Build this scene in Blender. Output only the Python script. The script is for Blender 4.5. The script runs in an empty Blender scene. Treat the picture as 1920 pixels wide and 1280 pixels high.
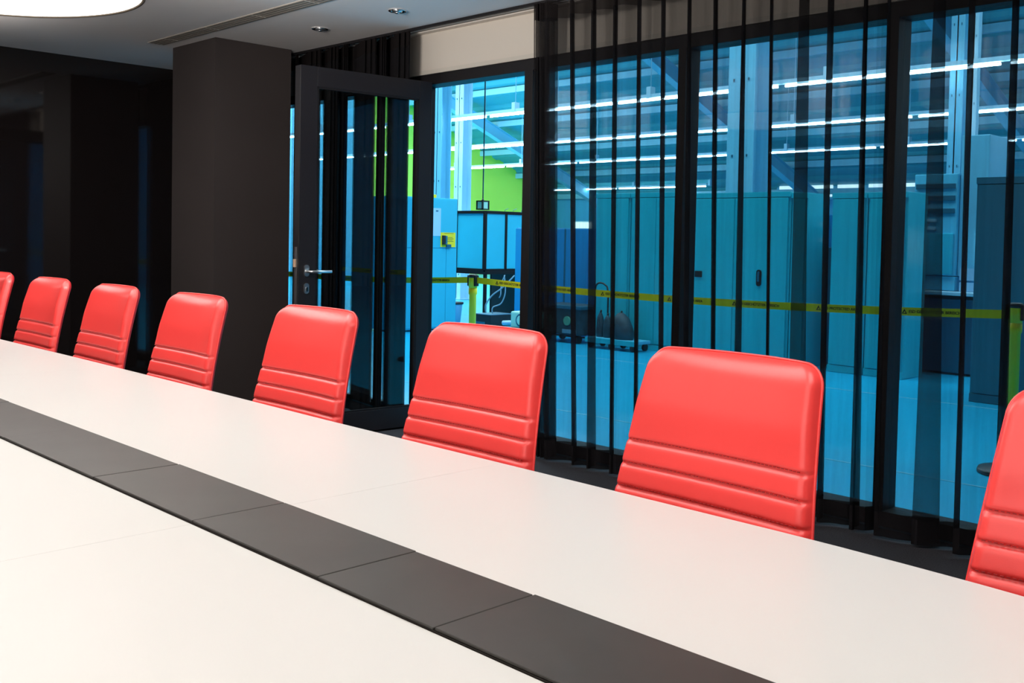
import bpy, bmesh, math, random
from math import sin, cos, pi, radians, sqrt
from mathutils import Vector, Matrix
random.seed(7)
sc = bpy.context.scene
COL = sc.collection

# ------------------------------------------------------------------ camera
R = Matrix(((0.70137794, -0.71160979, -0.04099371),
            (0.71250011, 0.70157157, 0.0118716),
            (0.02031208, -0.0375345, 0.99908888)))
cam_data = bpy.data.cameras.new('camera')
cam = bpy.data.objects.new('camera', cam_data)
COL.objects.link(cam)
right, fwd, up = R.col[0], R.col[1], R.col[2]
rot = Matrix((right, up, -fwd)).transposed()
cam.matrix_world = Matrix.Translation((0, 0, 1.28)) @ rot.to_4x4()
cam_data.sensor_width = 36.0
cam_data.lens = 1907.73 / 1920 * 36
cam_data.shift_y = -(640 - 518.18) / 1920
cam_data.clip_start = 0.02
cam_data.clip_end = 200
sc.camera = cam
# ------------------------------------------------------------------ world, lights, exposure
w = bpy.data.worlds.new('world'); sc.world = w; w.use_nodes = True
w.node_tree.nodes['Background'].inputs[0].default_value = (0.30, 0.55, 0.75, 1)
w.node_tree.nodes['Background'].inputs[1].default_value = 0.15
sc.view_settings.view_transform = 'Standard'
sc.view_settings.look = 'None'
sc.view_settings.exposure = 0.0
sc.view_settings.gamma = 1.0
sc.view_settings.use_curve_mapping = False
sc.cycles.transparent_max_bounces = 40
sc.cycles.max_bounces = 10
sc.cycles.diffuse_bounces = 4
sc.cycles.glossy_bounces = 5
sc.cycles.sample_clamp_indirect = 6
DRUM_E = 4.0         # luminous ceiling drums over the table
DRUM_X = (-6.82, -4.72, -2.62, -0.52)
STRIP_E = 40.0       # light rows in the hall
STRIP_COL = (0.66, 0.89, 1.0)
HALL_FILL_E = 1.0          # added hall fill (area lamps under the roof)

def area(name, loc, size, size_y, power, color, rx=0, ry=0, rz=0):
    l = bpy.data.lights.new(name, 'AREA'); l.shape = 'RECTANGLE'; l.size = size; l.size_y = size_y
    l.energy = power; l.color = color
    o = bpy.data.objects.new(name, l); COL.objects.link(o)
    o.location = loc; o.rotation_euler = (rx, ry, rz)
    return o
# fill lights below are added and unseen
# added fill behind the camera, lights chairs, pillar and beige panel from the front
area('room_rear_fill', (-2.6, -1.5, 2.60), 6.5, 0.5, 25, (1.0, 0.95, 0.88), rx=radians(28))
area('room_up_fill', (-0.8, -1.2, 1.6), 3.0, 0.6, 90, (1.0, 0.95, 0.90), rx=radians(180 - 25))  # added fill aimed up behind the camera to brighten the ceiling
# unseen fill light added between two drums to brighten the ceiling towards the pillar
_u = area('ceiling_fill', (-3.67, 1.5, 2.26), 0.5, 0.3, 95, (1.0, 0.96, 0.92))
_u.rotation_euler = (Vector((-.75, .35, .56))).to_track_quat('-Z', 'Y').to_euler()
area('hall_fill', (-10, 8.0, 7.0), 16, 3, 1500, STRIP_COL)  # hall fills: unseen area lamps added under the roof to brighten the hall
area('hall_fill', (-22, 15.0, 6.4), 8, 8, 2300, (0.80, 0.94, 1.0))
area('hall_fill', (-1, 12.0, 7.0), 6, 6, 500, STRIP_COL)

# ------------------------------------------------------------------ materials
def mat(name, col, rough=0.5, metal=0.0, spec=0.5, noise=None, bump=None, emit=None, es=1.0, coat=0, sheen=0):
    m = bpy.data.materials.new(name); m.use_nodes = True
    nt = m.node_tree; b = nt.nodes['Principled BSDF']
    b.inputs['Base Color'].default_value = (*col, 1)
    b.inputs['Roughness'].default_value = rough
    b.inputs['Metallic'].default_value = metal
    b.inputs['Specular IOR Level'].default_value = spec
    b.inputs['Coat Weight'].default_value = coat
    b.inputs['Sheen Weight'].default_value = sheen
    if emit:
        b.inputs['Emission Color'].default_value = (*emit, 1)
        b.inputs['Emission Strength'].default_value = es
    tc = None
    if noise or bump:
        tc = nt.nodes.new('ShaderNodeTexCoord')
    if noise:   # (scale, amount)
        n = nt.nodes.new('ShaderNodeTexNoise'); n.inputs['Scale'].default_value = noise[0]
        n.inputs['Detail'].default_value = 5
        nt.links.new(tc.outputs['Object'], n.inputs['Vector'])
        mr = nt.nodes.new('ShaderNodeMapRange')
        mr.inputs[1].default_value = 0.3; mr.inputs[2].default_value = 0.7
        mr.inputs[3].default_value = 1 - noise[1]; mr.inputs[4].default_value = 1 + noise[1]
        nt.links.new(n.outputs[0], mr.inputs[0])
        mx = nt.nodes.new('ShaderNodeVectorMath'); mx.operation = 'SCALE'
        mx.inputs[0].default_value = col
        nt.links.new(mr.outputs[0], mx.inputs['Scale'])
        nt.links.new(mx.outputs[0], b.inputs['Base Color'])
    if bump:    # (scale, strength, distance)
        n2 = nt.nodes.new('ShaderNodeTexNoise'); n2.inputs['Scale'].default_value = bump[0]
        n2.inputs['Detail'].default_value = 3
        nt.links.new(tc.outputs['Object'], n2.inputs['Vector'])
        bp = nt.nodes.new('ShaderNodeBump'); bp.inputs['Strength'].default_value = bump[1]
        bp.inputs['Distance'].default_value = bump[2]
        nt.links.new(n2.outputs[0], bp.inputs['Height'])
        nt.links.new(bp.outputs[0], b.inputs['Normal'])
    return m

def glass_mat(name, tint, rough=0.0, ior=1.45):
    m = bpy.data.materials.new(name); m.use_nodes = True; nt = m.node_tree; nt.nodes.clear()
    out = nt.nodes.new('ShaderNodeOutputMaterial'); mix = nt.nodes.new('ShaderNodeMixShader')
    tr = nt.nodes.new('ShaderNodeBsdfTransparent'); tr.inputs[0].default_value = (*tint, 1)
    gl = nt.nodes.new('ShaderNodeBsdfGlossy'); gl.inputs['Roughness'].default_value = rough
    # Schlick reflectance, the same for both faces of the pane
    g = nt.nodes.new('ShaderNodeNewGeometry'); dot = nt.nodes.new('ShaderNodeVectorMath'); dot.operation = 'DOT_PRODUCT'
    nt.links.new(g.outputs['Incoming'], dot.inputs[0]); nt.links.new(g.outputs['True Normal'], dot.inputs[1])
    def mth(op, a, b):
        q = nt.nodes.new('ShaderNodeMath'); q.operation = op
        for k, v in enumerate((a, b)):
            if v is None: continue
            if isinstance(v, (int, float)): q.inputs[k].default_value = v
            else: nt.links.new(v, q.inputs[k])
        return q.outputs[0]
    c_ = mth('ABSOLUTE', dot.outputs['Value'], None)
    p5 = mth('POWER', mth('SUBTRACT', 1.0, c_), 5.0)
    fo = mth('ADD', mth('MULTIPLY', p5, 0.96), 0.035)
    nt.links.new(fo, mix.inputs[0]); nt.links.new(tr.outputs[0], mix.inputs[1])
    nt.links.new(gl.outputs[0], mix.inputs[2]); nt.links.new(mix.outputs[0], out.inputs[0])
    return m

def voile_mat(name, t, col, layers=1.0):
    """Thin woven voile: light crosses more thread at a slant, so it passes t**(1/cos)."""
    m = bpy.data.materials.new(name); m.use_nodes = True; nt = m.node_tree; nt.nodes.clear()
    N = nt.nodes.new; L = nt.links.new
    out = N('ShaderNodeOutputMaterial'); mix = N('ShaderNodeMixShader')
    tr = N('ShaderNodeBsdfTransparent'); df = N('ShaderNodeBsdfDiffuse'); df.inputs[0].default_value = (*col, 1)
    g = N('ShaderNodeNewGeometry'); dot = N('ShaderNodeVectorMath'); dot.operation = 'DOT_PRODUCT'
    L(g.outputs['Incoming'], dot.inputs[0]); L(g.outputs['True Normal'], dot.inputs[1])
    ab = N('ShaderNodeMath'); ab.operation = 'ABSOLUTE'; L(dot.outputs['Value'], ab.inputs[0])
    mxm = N('ShaderNodeMath'); mxm.operation = 'MAXIMUM'; mxm.inputs[1].default_value = 0.05; L(ab.outputs[0], mxm.inputs[0])
    dv = N('ShaderNodeMath'); dv.operation = 'DIVIDE'; dv.inputs[0].default_value = layers; L(mxm.outputs[0], dv.inputs[1])
    pw = N('ShaderNodeMath'); pw.operation = 'POWER'
    # weave: slightly uneven thread density
    tc = N('ShaderNodeTexCoord'); mp = N('ShaderNodeMapping'); mp.inputs['Scale'].default_value = (60, 60, 3)
    nz = N('ShaderNodeTexNoise'); nz.inputs['Scale'].default_value = 1.0; nz.inputs['Detail'].default_value = 2
    L(tc.outputs['Object'], mp.inputs[0]); L(mp.outputs[0], nz.inputs['Vector'])
    mr = N('ShaderNodeMapRange'); mr.inputs[3].default_value = t * 0.90; mr.inputs[4].default_value = min(1, t * 1.10)
    L(nz.outputs[0], mr.inputs[0]); L(mr.outputs[0], pw.inputs[0]); L(dv.outputs[0], pw.inputs[1])
    L(pw.outputs[0], mix.inputs[0]); L(df.outputs[0], mix.inputs[1]); L(tr.outputs[0], mix.inputs[2])
    L(mix.outputs[0], out.inputs[0])
    return m

M = {}
M['white'] = mat('table_white', (0.552, 0.542, 0.522), 0.42, spec=0.35, noise=(1.2, 0.012))
M['table_edge'] = mat('table_edge', (0.75, 0.68, 0.55), 0.5)
M['slate'] = mat('slate_panel', (0.036, 0.033, 0.030), 0.5, spec=0.28, noise=(9, 0.10), bump=(600, 0.06, 0.0004))
M['slate_side'] = mat('slate_side', (0.018, 0.014, 0.012), 0.6, spec=0.2)
M['leather'] = mat('red_leather', (0.80, 0.050, 0.046), 0.33, spec=0.55, bump=(420, 0.10, 0.0006), noise=(3, 0.03))
M['leather_back'] = mat('red_leather_shell', (0.62, 0.022, 0.028), 0.42, spec=0.4, bump=(420, 0.10, 0.0006))
M['thread'] = mat('dark_red_thread', (0.30, 0.012, 0.012), 0.8)
M['chrome'] = mat('chrome', (0.75, 0.75, 0.76), 0.15, metal=1)
M['steel'] = mat('brushed_steel', (0.75, 0.76, 0.77), 0.32, metal=1)
M['brass'] = mat('latch_brass', (0.9, 0.6, 0.42), 0.35, metal=0.6)
M['black_plastic'] = mat('black_plastic', (0.012, 0.012, 0.014), 0.45)
M['carpet'] = mat('charcoal_carpet', (0.036, 0.035, 0.040), 0.95, spec=0.1, noise=(160, 0.35), bump=(700, 0.6, 0.003))
M['ceiling'] = mat('ceiling_paint', (0.80, 0.77, 0.75), 0.9, spec=0.1, noise=(0.7, 0.03))
M['valance'] = mat('beige_panel', (0.48, 0.43, 0.375), 0.8, spec=0.2)
M['bead'] = mat('pale_bead', (0.72, 0.65, 0.58), 0.6)
M['gloss_black'] = mat('black_glass_wall', (0.008, 0.006, 0.006), 0.05, spec=0.7)
M['dark_wall'] = mat('dark_wall', (0.033, 0.026, 0.025), 0.65, spec=0.25, noise=(1.5, 0.06))
M['frame'] = mat('black_frame', (0.008, 0.007, 0.008), 0.5, spec=0.2)
M['frame_blue'] = mat('charcoal_frame', (0.010, 0.009, 0.011), 0.42, spec=0.3)
M['glass'] = glass_mat('window_glass', (0.88, 0.965, 0.985))
M['door_glass'] = glass_mat('door_glass', (0.90, 0.97, 0.985))
M['voile'] = voile_mat('black_voile', 0.52, (0.012, 0.011, 0.012))
M['voile_tape'] = voile_mat('voile_heading_tape', 0.18, (0.012, 0.010, 0.010))
M['voile_hem'] = voile_mat('voile_hem', 0.12, (0.010, 0.009, 0.010), 1.4)
M['vent'] = mat('vent_grey', (0.42, 0.38, 0.33), 0.6)
M['vent_dark'] = mat('vent_slot', (0.13, 0.11, 0.09), 0.8)
M['drum_rim'] = mat('drum_rim', (0.06, 0.045, 0.03), 0.5)
M['drum_skin'] = mat('drum_fabric', (0.8, 0.8, 0.78), 0.8, emit=(1.0, 0.97, 0.92), es=0.9)
M['drum_outer'] = mat('drum_outer_fill', (0.8, 0.8, 0.78), 0.8, emit=(1.0, 0.95, 0.90), es=3.2)  # outer glow added to brighten ceiling and walls around the drums
M['drum_glow'] = mat('drum_diffuser', (0.9, 0.9, 0.9), 0.8, emit=(1.0, 0.98, 0.95), es=DRUM_E)
M['seam'] = mat('drum_seam', (0.55, 0.5, 0.46), 0.8)
# hall; the cyan cast of its light is put into most of these colours
M['hall_floor'] = mat('hall_floor', (0.008, 0.42, 0.68), 0.28, spec=0.5, noise=(0.6, 0.06))
M['floor_joint'] = mat('floor_joint', (0.25, 0.62, 0.75), 0.5)
M['green'] = mat('lime_wall', (0.62, 0.95, 0.10), 0.7, noise=(0.25, 0.05))
M['roof'] = mat('teal_roof_deck', (0.06, 0.40, 0.46), 0.55)
M['purlin'] = mat('pale_steel', (0.25, 0.60, 0.72), 0.5)
M['rafter'] = mat('rafter_steel', (0.20, 0.62, 0.78), 0.5)
M['column'] = mat('column_paint', (0.50, 0.82, 0.96), 0.45)
M['column_blue'] = mat('column_paint_blue', (0.16, 0.56, 0.76), 0.45)
M['locker'] = mat('cyan_locker', (0.012, 0.50, 0.60), 0.32, noise=(1.1, 0.05))
M['locker_b'] = mat('bright_cyan_locker', (0.03, 0.47, 0.66), 0.42, noise=(1.1, 0.04))
M['deep_blue'] = mat('deep_blue_panel', (0.008, 0.26, 0.56), 0.4)
M['machine'] = mat('machine_blue', (0.012, 0.12, 0.19), 0.4)
M['machine_l'] = mat('machine_pale', (0.10, 0.55, 0.78), 0.35)
M['teal_dark'] = mat('dark_teal_cabinet', (0.012, 0.17, 0.24), 0.35)
M['panel'] = mat('enclosure_panel', (0.03, 0.50, 0.68), 0.3, noise=(1.5, 0.07))
M['yellow'] = mat('barrier_yellow', (1.0, 0.80, 0.01), 0.45)
M['sign_yellow'] = mat('sign_yellow', (0.85, 0.72, 0.02), 0.5)
M['print'] = mat('black_print', (0.01, 0.012, 0.01), 0.6)
M['paper'] = mat('paper', (0.35, 0.62, 0.86), 0.7)
M['bag'] = mat('dark_bag', (0.014, 0.05, 0.07), 0.6, noise=(14, 0.5))
M['mint'] = mat('mint_case', (0.38, 0.72, 0.62), 0.4)
M['lens'] = mat('green_lens', (0.10, 0.34, 0.22), 0.2)
M['cable'] = mat('grey_cable', (0.16, 0.32, 0.42), 0.4)
M['tube'] = mat('light_tube', (1, 1, 1), 0.5, emit=STRIP_COL, es=STRIP_E)
M['lamp_panel'] = mat('lit_panel', (1, 1, 1), 0.5, emit=(0.8, 0.95, 1.0), es=2.2)
M['winlit'] = mat('daylit_pane', (1, 1, 1), 0.5, emit=(0.8, 0.95, 1.0), es=1.5)
M['hall_wall'] = mat('hall_wall', (0.06, 0.42, 0.68), 0.7)

# ------------------------------------------------------------------ mesh helpers
def link(name, me, m, parent=None):
    o = bpy.data.objects.new(name, me); COL.objects.link(o)
    if m is not None:
        for q in (m if isinstance(m, (list, tuple)) else (m,)): me.materials.append(q)
    if parent is not None: o.parent = parent
    return o

class B:
    """collects shapes into one bmesh"""
    def __init__(s): s.bm = bmesh.new()
    def box(s, x0, x1, y0, y1, z0, z1, bev=0.0, mi=0, seg=2):
        t = bmesh.new()
        r = bmesh.ops.create_cube(t, size=1.0)
        for v in t.verts:
            v.co = Vector(((x0 + x1) / 2 + v.co.x * (x1 - x0), (y0 + y1) / 2 + v.co.y * (y1 - y0), (z0 + z1) / 2 + v.co.z * (z1 - z0)))
        if bev > 0:
            bmesh.ops.bevel(t, geom=list(t.edges), offset=bev, segments=seg, profile=0.6, affect='EDGES')
        for f in t.faces: f.material_index = mi
        s._add(t); return s
    def _add(s, t):
        me = bpy.data.meshes.new('tmp'); t.to_mesh(me); t.free(); s.bm.from_mesh(me); bpy.data.meshes.remove(me)
    def tube(s, pts, r, n=8, mi=0, cap=True):
        pts = [Vector(p) for p in pts]; rings = []
        for i, p in enumerate(pts):
            d = (pts[min(i + 1, len(pts) - 1)] - pts[max(i - 1, 0)]).normalized()
            a = d.orthogonal().normalized() if i == 0 else (prev - d * prev.dot(d)).normalized()
            prev = a; b = d.cross(a)
            rr = r[i] if isinstance(r, (list, tuple)) else r
            rings.append([s.bm.verts.new(p + (a * cos(2 * pi * k / n) + b * sin(2 * pi * k / n)) * rr) for k in range(n)])
        for i in range(len(rings) - 1):
            for k in range(n):
                f = s.bm.faces.new((rings[i][k], rings[i][(k + 1) % n], rings[i + 1][(k + 1) % n], rings[i + 1][k]))
                f.material_index = mi; f.smooth = True
        if cap:
            for q in (rings[0], rings[-1]):
                f = s.bm.faces.new(q); f.material_index = mi
        return s
    def lathe(s, prof, c=(0, 0, 0), n=48, mi=0, axis='Z', closed=False):
        rings = []
        for (r, h) in prof:
            ring = []
            for k in range(n):
                a = 2 * pi * k / n
                if axis == 'Z': p = (c[0] + r * cos(a), c[1] + r * sin(a), c[2] + h)
                elif axis == 'X': p = (c[0] + h, c[1] + r * cos(a), c[2] + r * sin(a))
                else: p = (c[0] + r * cos(a), c[1] + h, c[2] + r * sin(a))
                ring.append(s.bm.verts.new(p))
            rings.append(ring)
        for i in range(len(rings) - 1):
            for k in range(n):
                f = s.bm.faces.new((rings[i][k], rings[i][(k + 1) % n], rings[i + 1][(k + 1) % n], rings[i + 1][k]))
                f.material_index = mi; f.smooth = True
        if not closed:
            for q in (rings[0], rings[-1]):
                f = s.bm.faces.new(q); f.material_index = mi
        return s
    def prism(s, poly, z0, z1, mi=0):
        a = [s.bm.verts.new((x, y, z0)) for x, y in poly]; b = [s.bm.verts.new((x, y, z1)) for x, y in poly]
        n = len(poly)
        for q in (a[::-1], b): s.bm.faces.new(q).material_index = mi
        for k in range(n): s.bm.faces.new((a[k], a[(k + 1) % n], b[(k + 1) % n], b[k])).material_index = mi
        return s
    def build(s, name, m, parent=None):
        bmesh.ops.recalc_face_normals(s.bm, faces=s.bm.faces)
        me = bpy.data.meshes.new(name); s.bm.to_mesh(me); s.bm.free()
        return link(name, me, m, parent)

def tag(o, label=None, cat=None, group=None, kind=None):
    if label: o['label'] = label
    if cat: o['category'] = cat
    if group: o['group'] = group
    if kind: o['kind'] = kind
    return o
def thing(name, loc, label, cat, group=None, rz=0):
    o = bpy.data.objects.new(name, None); COL.objects.link(o); o.location = loc; o.rotation_euler = (0, 0, rz)
    o.empty_display_size = 0.1
    return tag(o, label, cat, group)
def struct(name, loc=(0, 0, 0), label=None):
    o = bpy.data.objects.new(name, None); COL.objects.link(o); o.location = loc
    return tag(o, label, kind='structure')
def dup(o, parent=None):
    c = o.copy(); COL.objects.link(c)
    if parent: c.parent = parent
    for ch in o.children: dup(ch, c)
    return c

CEIL = 2.66
YG = 4.45          # window frame face
XL = -8.30         # left glossy wall
# ------------------------------------------------------------------ room shell
tag(B().box(XL - .15, 3.0, -2.6, 4.42, -.12, 0).build('floor', M['carpet']), 'charcoal carpet floor of the meeting room', kind='structure')
tag(B().box(XL - .15, 3.0, -2.6, 4.40, CEIL, CEIL + .12).build('ceiling', M['ceiling']), 'smooth grey painted ceiling over the table', kind='structure')
tag(B().box(XL - .15, XL, -2.6, 4.60, 0, CEIL).build('wall_left', M['gloss_black']), 'glossy black end wall', kind='structure')
tag(B().box(3.0, 3.15, -2.6, 4.60, 0, CEIL).build('wall_right', M['dark_wall']), kind='structure')
tag(B().box(XL - .15, 3.15, -2.75, -2.6, 0, CEIL).build('wall_front', M['dark_wall']), kind='structure')
tag(B().box(-7.32, -6.67, 3.58, 4.20, 0, CEIL).build('wall_pillar', M['dark_wall']), 'square dark brown pillar beside the glass door', kind='structure')
# lintel / beige panel over the windows, with a pale bead and a shadow gap
lint = tag(B().box(XL, 3.0, 4.44, 4.62, 2.40, CEIL + .12).build('wall_back', M['valance']), 'beige panel above the glass wall', kind='structure')
B().box(XL, 3.0, 4.435, 4.452, 2.375, 2.402).build('shadow_gap', M['vent'], lint)
tag(B().box(XL, 3.0, 4.385, 4.44, CEIL - .012, CEIL + .01).build('trim_1', M['bead']), 'pale bead along the ceiling edge', kind='structure')

# ------------------------------------------------------------------ glass wall
win = struct('window_1', label='black framed glass wall of the meeting room')
def frame_part(name, x0, x1, z0, z1, y0=YG, y1=YG + .13, m='frame', bev=.003):
    return B().box(x0, x1, y0, y1, z0, z1, bev).build(name, M[m], win)
frame_part('head_rail', XL, 3.0, 2.305, 2.40)
frame_part('sill_rail', XL, -5.45, 0.0, 0.07); frame_part('sill_rail', -4.35, 3.0, 0.0, 0.07)
mull = [(-7.62, -7.57), (-6.52, -6.47), (-5.50, -5.435), (-4.44, -4.37), (-3.285, -3.235), (-2.125, -2.075), (-0.97, -0.92), (0.19, 0.24), (1.35, 1.40), (2.5, 2.55)]
for i, (a, b) in enumerate(mull):
    frame_part('mullion', a, b, 0.0, 2.31)
B().box(-4.455, -4.44, YG + .02, YG + .10, 0, 2.31, .002).build('door_stop', M['frame_blue'], win)
edges = [XL] + [v for p in mull for v in p] + [3.0]
for i in range(0, len(edges), 2):
    a, b = edges[i], edges[i + 1]
    if abs(a + 5.435) < .01: continue          # the open doorway
    B().box(a - .005, b + .005, YG + .06, YG + .07, 0.06, 2.31).build('pane', M['glass'], win)

# ------------------------------------------------------------------ open door leaf
door = struct('door_1', (-5.30, 4.41, 0), 'open glazed door leaf with black frame')
LW = 0.97
ang = math.atan2(3.455 - 4.41, -5.39 + 5.30)   # direction hinge -> free edge
door.rotation_euler = (0, 0, ang)
# leaf local: x along the leaf from the hinge, y thickness; visible face is +y after rotation (towards +X world)
def leafbox(name, x0, x1, z0, z1, y0=-.035, y1=.035, m='frame_blue', bev=.003, par=door):
    return B().box(x0, x1, y0, y1, z0, z1, bev).build(name, M[m], par)
leafbox('stile', 0.0, 0.10, 0.012, 2.31); leafbox('stile', LW - .115, LW, 0.012, 2.31)
leafbox('top_rail', 0.10, LW - .115, 2.19, 2.31); leafbox('bottom_rail', 0.10, LW - .115, 0.012, 0.145)
leafbox('pane', 0.095, LW - .11, 0.14, 2.195, -.006, .006, 'door_glass', 0)
for (a, b, c, d) in ((0.10, .112, .145, 2.19), (LW - .127, LW - .115, .145, 2.19)):
    leafbox('glazing_bead', a, b, c, d, .012, .033, 'frame', 0)
leafbox('glazing_bead', .10, LW - .115, 2.178, 2.19, .012, .033, 'frame', 0); leafbox('glazing_bead', .10, LW - .115, .145, .157, .012, .033, 'frame', 0)
leafbox('faceplate', LW, LW + .003, .84, 1.20, -.012, .012, 'steel', 0)
leafbox('latch', LW + .003, LW + .014, 1.075, 1.125, -.010, .012, 'brass', .002)
def oval(b, cx, cz, w2, h2, y0, y1, n=28):
    ra, rb = [], []
    for k in range(n):
        a = 2 * pi * k / n
        px = cx + w2 * cos(a); pz = cz + w2 * sin(a) + (h2 - w2) * (1 if sin(a) >= 0 else -1)
        ra.append(b.bm.verts.new((px, y0, pz))); rb.append(b.bm.verts.new((px, y1, pz)))
    b.bm.faces.new(ra); b.bm.faces.new(rb[::-1])
    for k in range(n): b.bm.faces.new((ra[k], ra[(k + 1) % n], rb[(k + 1) % n], rb[k]))
    return b
hx = LW - .055
for s in (1, -1):
    hb = oval(B(), hx, 1.055, .016, .036, s * .035, s * .044)
    plate = hb.build('handle_plate', M['steel'], door)
    hb = B().tube([(hx, s * .044, 1.05), (hx, s * .075, 1.05), (hx - .004, s * .085, 1.05), (hx - .016, s * .09, 1.05), (hx - .145, s * .09, 1.05)], [.009, .009, .009, .009, .009], 12)
    hb.build('handle', M['steel'], door)
    lp = oval(B(), hx, .945, .016, .033, s * .035, s * .043).build('lock_plate', M['steel'], door)
    kb = oval(B(), hx, .94, .007, .015, s * .043, s * .047).build('key_cylinder', M['chrome'], lp)
for z in (.25, 1.15, 2.05):
    B().tube([(-.012, -.03, z - .05), (-.012, -.03, z + .05)], .009, 10).build('hinge', M['frame_blue'], door)

# ------------------------------------------------------------------ curtains
def curtain(label, pts_top, pts_bot, z0, z1, name='curtain'):
    """pts: plan outline (x,y) at the top and at the floor; straight folds between"""
    root = thing(name, (0, 0, 0), label, 'curtain', 'black voile curtains')
    n = len(pts_top)
    def sheet(nm, m, za, zb, rows, off=0.0):
        bm = bmesh.new(); grid = []
        for r in range(rows + 1):
            z = za + (zb - za) * r / rows; t = (z - z0) / (z1 - z0)
            row = []
            for i in range(n):
                x = pts_bot[i][0] * (1 - t) + pts_top[i][0] * t; y = pts_bot[i][1] * (1 - t) + pts_top[i][1] * t
                sway = 0.002 * sin(z * 3.1 + i * 1.7) * (1 - t)
                x += sway
                row.append(bm.verts.new((x, y + off, z)))
            grid.append(row)
        for r in range(rows):
            for i in range(n - 1):
                bm.faces.new((grid[r][i], grid[r][i + 1], grid[r + 1][i + 1], grid[r + 1][i]))
        me = bpy.data.meshes.new(nm); bm.to_mesh(me); bm.free()
        return link(nm, me, M[m], root)
    sheet('voile', 'voile', z0 + .108, z1 - .095, 14)
    sheet('heading_tape', 'voile_tape', z1 - .095, z1, 1)
    sheet('hem', 'voile_hem', z0, z0 + .108, 2)
    return root
YF, YB = 4.245, 4.345
def profile(pl, k):
    """pl: pleats (front_x, back_x) -> polyline with soft corners: back of a pleat, its front, slow run to the next back"""
    out = []
    for i, (f, b) in enumerate(pl):
        if i > 0:
            out += [(b + (f - b) * 0.03, YB), (b + (f - b) * .10, YB - .012)]
        out += [(b + (f - b) * .9, YF + .012), (f, YF)]
        if i + 1 < len(pl):
            nb = pl[i + 1][1]; ln = nb - f
            out.append((f + .012, YF + .001))
            for u in (.15, .3, .45, .6, .75, .9):
                yy = YF + (YB - YF) * (u * .55 + .45 * u * u) + .012 * sin(2 * pi * u + i * 1.3 + k)
                out.append((f + ln * u, yy))
    return out
PT = [(-4.164, -4.22), (-4.147, -4.15), (-4.121, -4.107), (-4.078, -4.082), (-3.884, -3.956), (-3.725, -3.791), (-3.569, -3.635), (-3.404, -3.471), (-3.247, -3.311), (-3.082, -3.146), (-2.928, -2.986), (-2.76, -2.822), (-2.61, -2.669), (-2.453, -2.478), (-2.312, -2.35), (-2.138, -2.189), (-2.031, -2.079), (-1.825, -1.842), (-1.685, -1.715), (-1.514, -1.541)]
PB = [(-4.094, -4.156), (-4.068, -4.078), (-4.042, -4.023), (-4.008, -4.018), (-3.794, -3.86), (-3.683, -3.715), (-3.519, -3.587), (-3.354, -3.419), (-3.192, -3.248), (-3.038, -3.09), (-2.868, -2.923), (-2.742, -2.773), (-2.559, -2.617), (-2.446, -2.417), (-2.284, -2.324), (-2.125, -2.144), (-2.009, -2.053), (-1.842, -1.779), (-1.666, -1.698), (-1.509, -1.518)]
PT = [(f - .006, b + .010) for f, b in PT]; PB = [(f - .006, b + .010) for f, b in PB]
x = -1.36
while x < 0.6:
    PT.append((x, x - .04)); PB.append((x, x - .03)); x += .155
curtain('long black voile curtain hanging right of the open doorway', profile(PT, 0), profile(PB, 0), .012, CEIL - .022)
LPTS = [(-7.02, 4.35), (-6.98, 4.25), (-6.96, 4.35), (-6.93, 4.25), (-6.92, 4.35), (-6.9, 4.25), (-6.885, 4.35), (-6.854, 4.35), (-6.66, 4.25), (-6.843, 4.35), (-6.644, 4.25), (-6.801, 4.35), (-6.771, 4.35), (-6.478, 4.25), (-6.757, 4.35), (-6.411, 4.25), (-6.686, 4.35), (-6.358, 4.25), (-6.603, 4.35), (-6.345, 4.25), (-6.494, 4.35), (-6.459, 4.35), (-6.218, 4.25), (-6.449, 4.35), (-6.172, 4.25), (-6.402, 4.35), (-6.136, 4.25), (-6.346, 4.35), (-6.127, 4.25), (-6.272, 4.35), (-6.244, 4.35), (-6.055, 4.25), (-6.24, 4.35), (-6.032, 4.25), (-6.216, 4.35), (-6.014, 4.25), (-6.188, 4.35), (-6.009, 4.25), (-6.15, 4.35), (-6.078, 4.35), (-5.808, 4.25), (-6.064, 4.35), (-5.745, 4.25), (-5.998, 4.35), (-5.694, 4.25), (-5.919, 4.35), (-5.682, 4.25), (-5.815, 4.35), (-5.797, 4.35), (-5.615, 4.25), (-5.792, 4.35), (-5.591, 4.25), (-5.767, 4.35), (-5.572, 4.25), (-5.737, 4.35), (-5.567, 4.25), (-5.698, 4.35), (-5.686, 4.35), (-5.432, 4.25), (-5.673, 4.35), (-5.372, 4.25), (-5.61, 4.35), (-5.324, 4.25), (-5.535, 4.35), (-5.312, 4.25), (-5.437, 4.35)]
curtain('bunched black voile curtain behind the open door leaf', LPTS, LPTS, .012, CEIL - .022)
CPTS = []
for k in range(12): CPTS += [(-8.27 + k * .078, YF), (-8.262 + k * .078, YB), (-8.215 + k * .078, YB - .01)]
curtain('black voile curtain in the corner behind the pillar', CPTS, CPTS, .012, CEIL - .022)
tr = thing('curtain_track', (0, 0, CEIL), 'slim dark curtain track fixed along the ceiling edge', 'curtain rail')
B().box(-8.28, 2.9, 4.285, 4.305, -.018, 0).build('rail', M['frame'], tr)
g = B()
for f in [q[0] for q in PT] + [q[0] for q in LPTS[1::4]]: g.box(f - .003, f + .003, 4.288, 4.302, -.026, -.017)
gl = g.build('gliders', M['frame'], tr); gl['kind'] = 'stuff'

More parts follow.
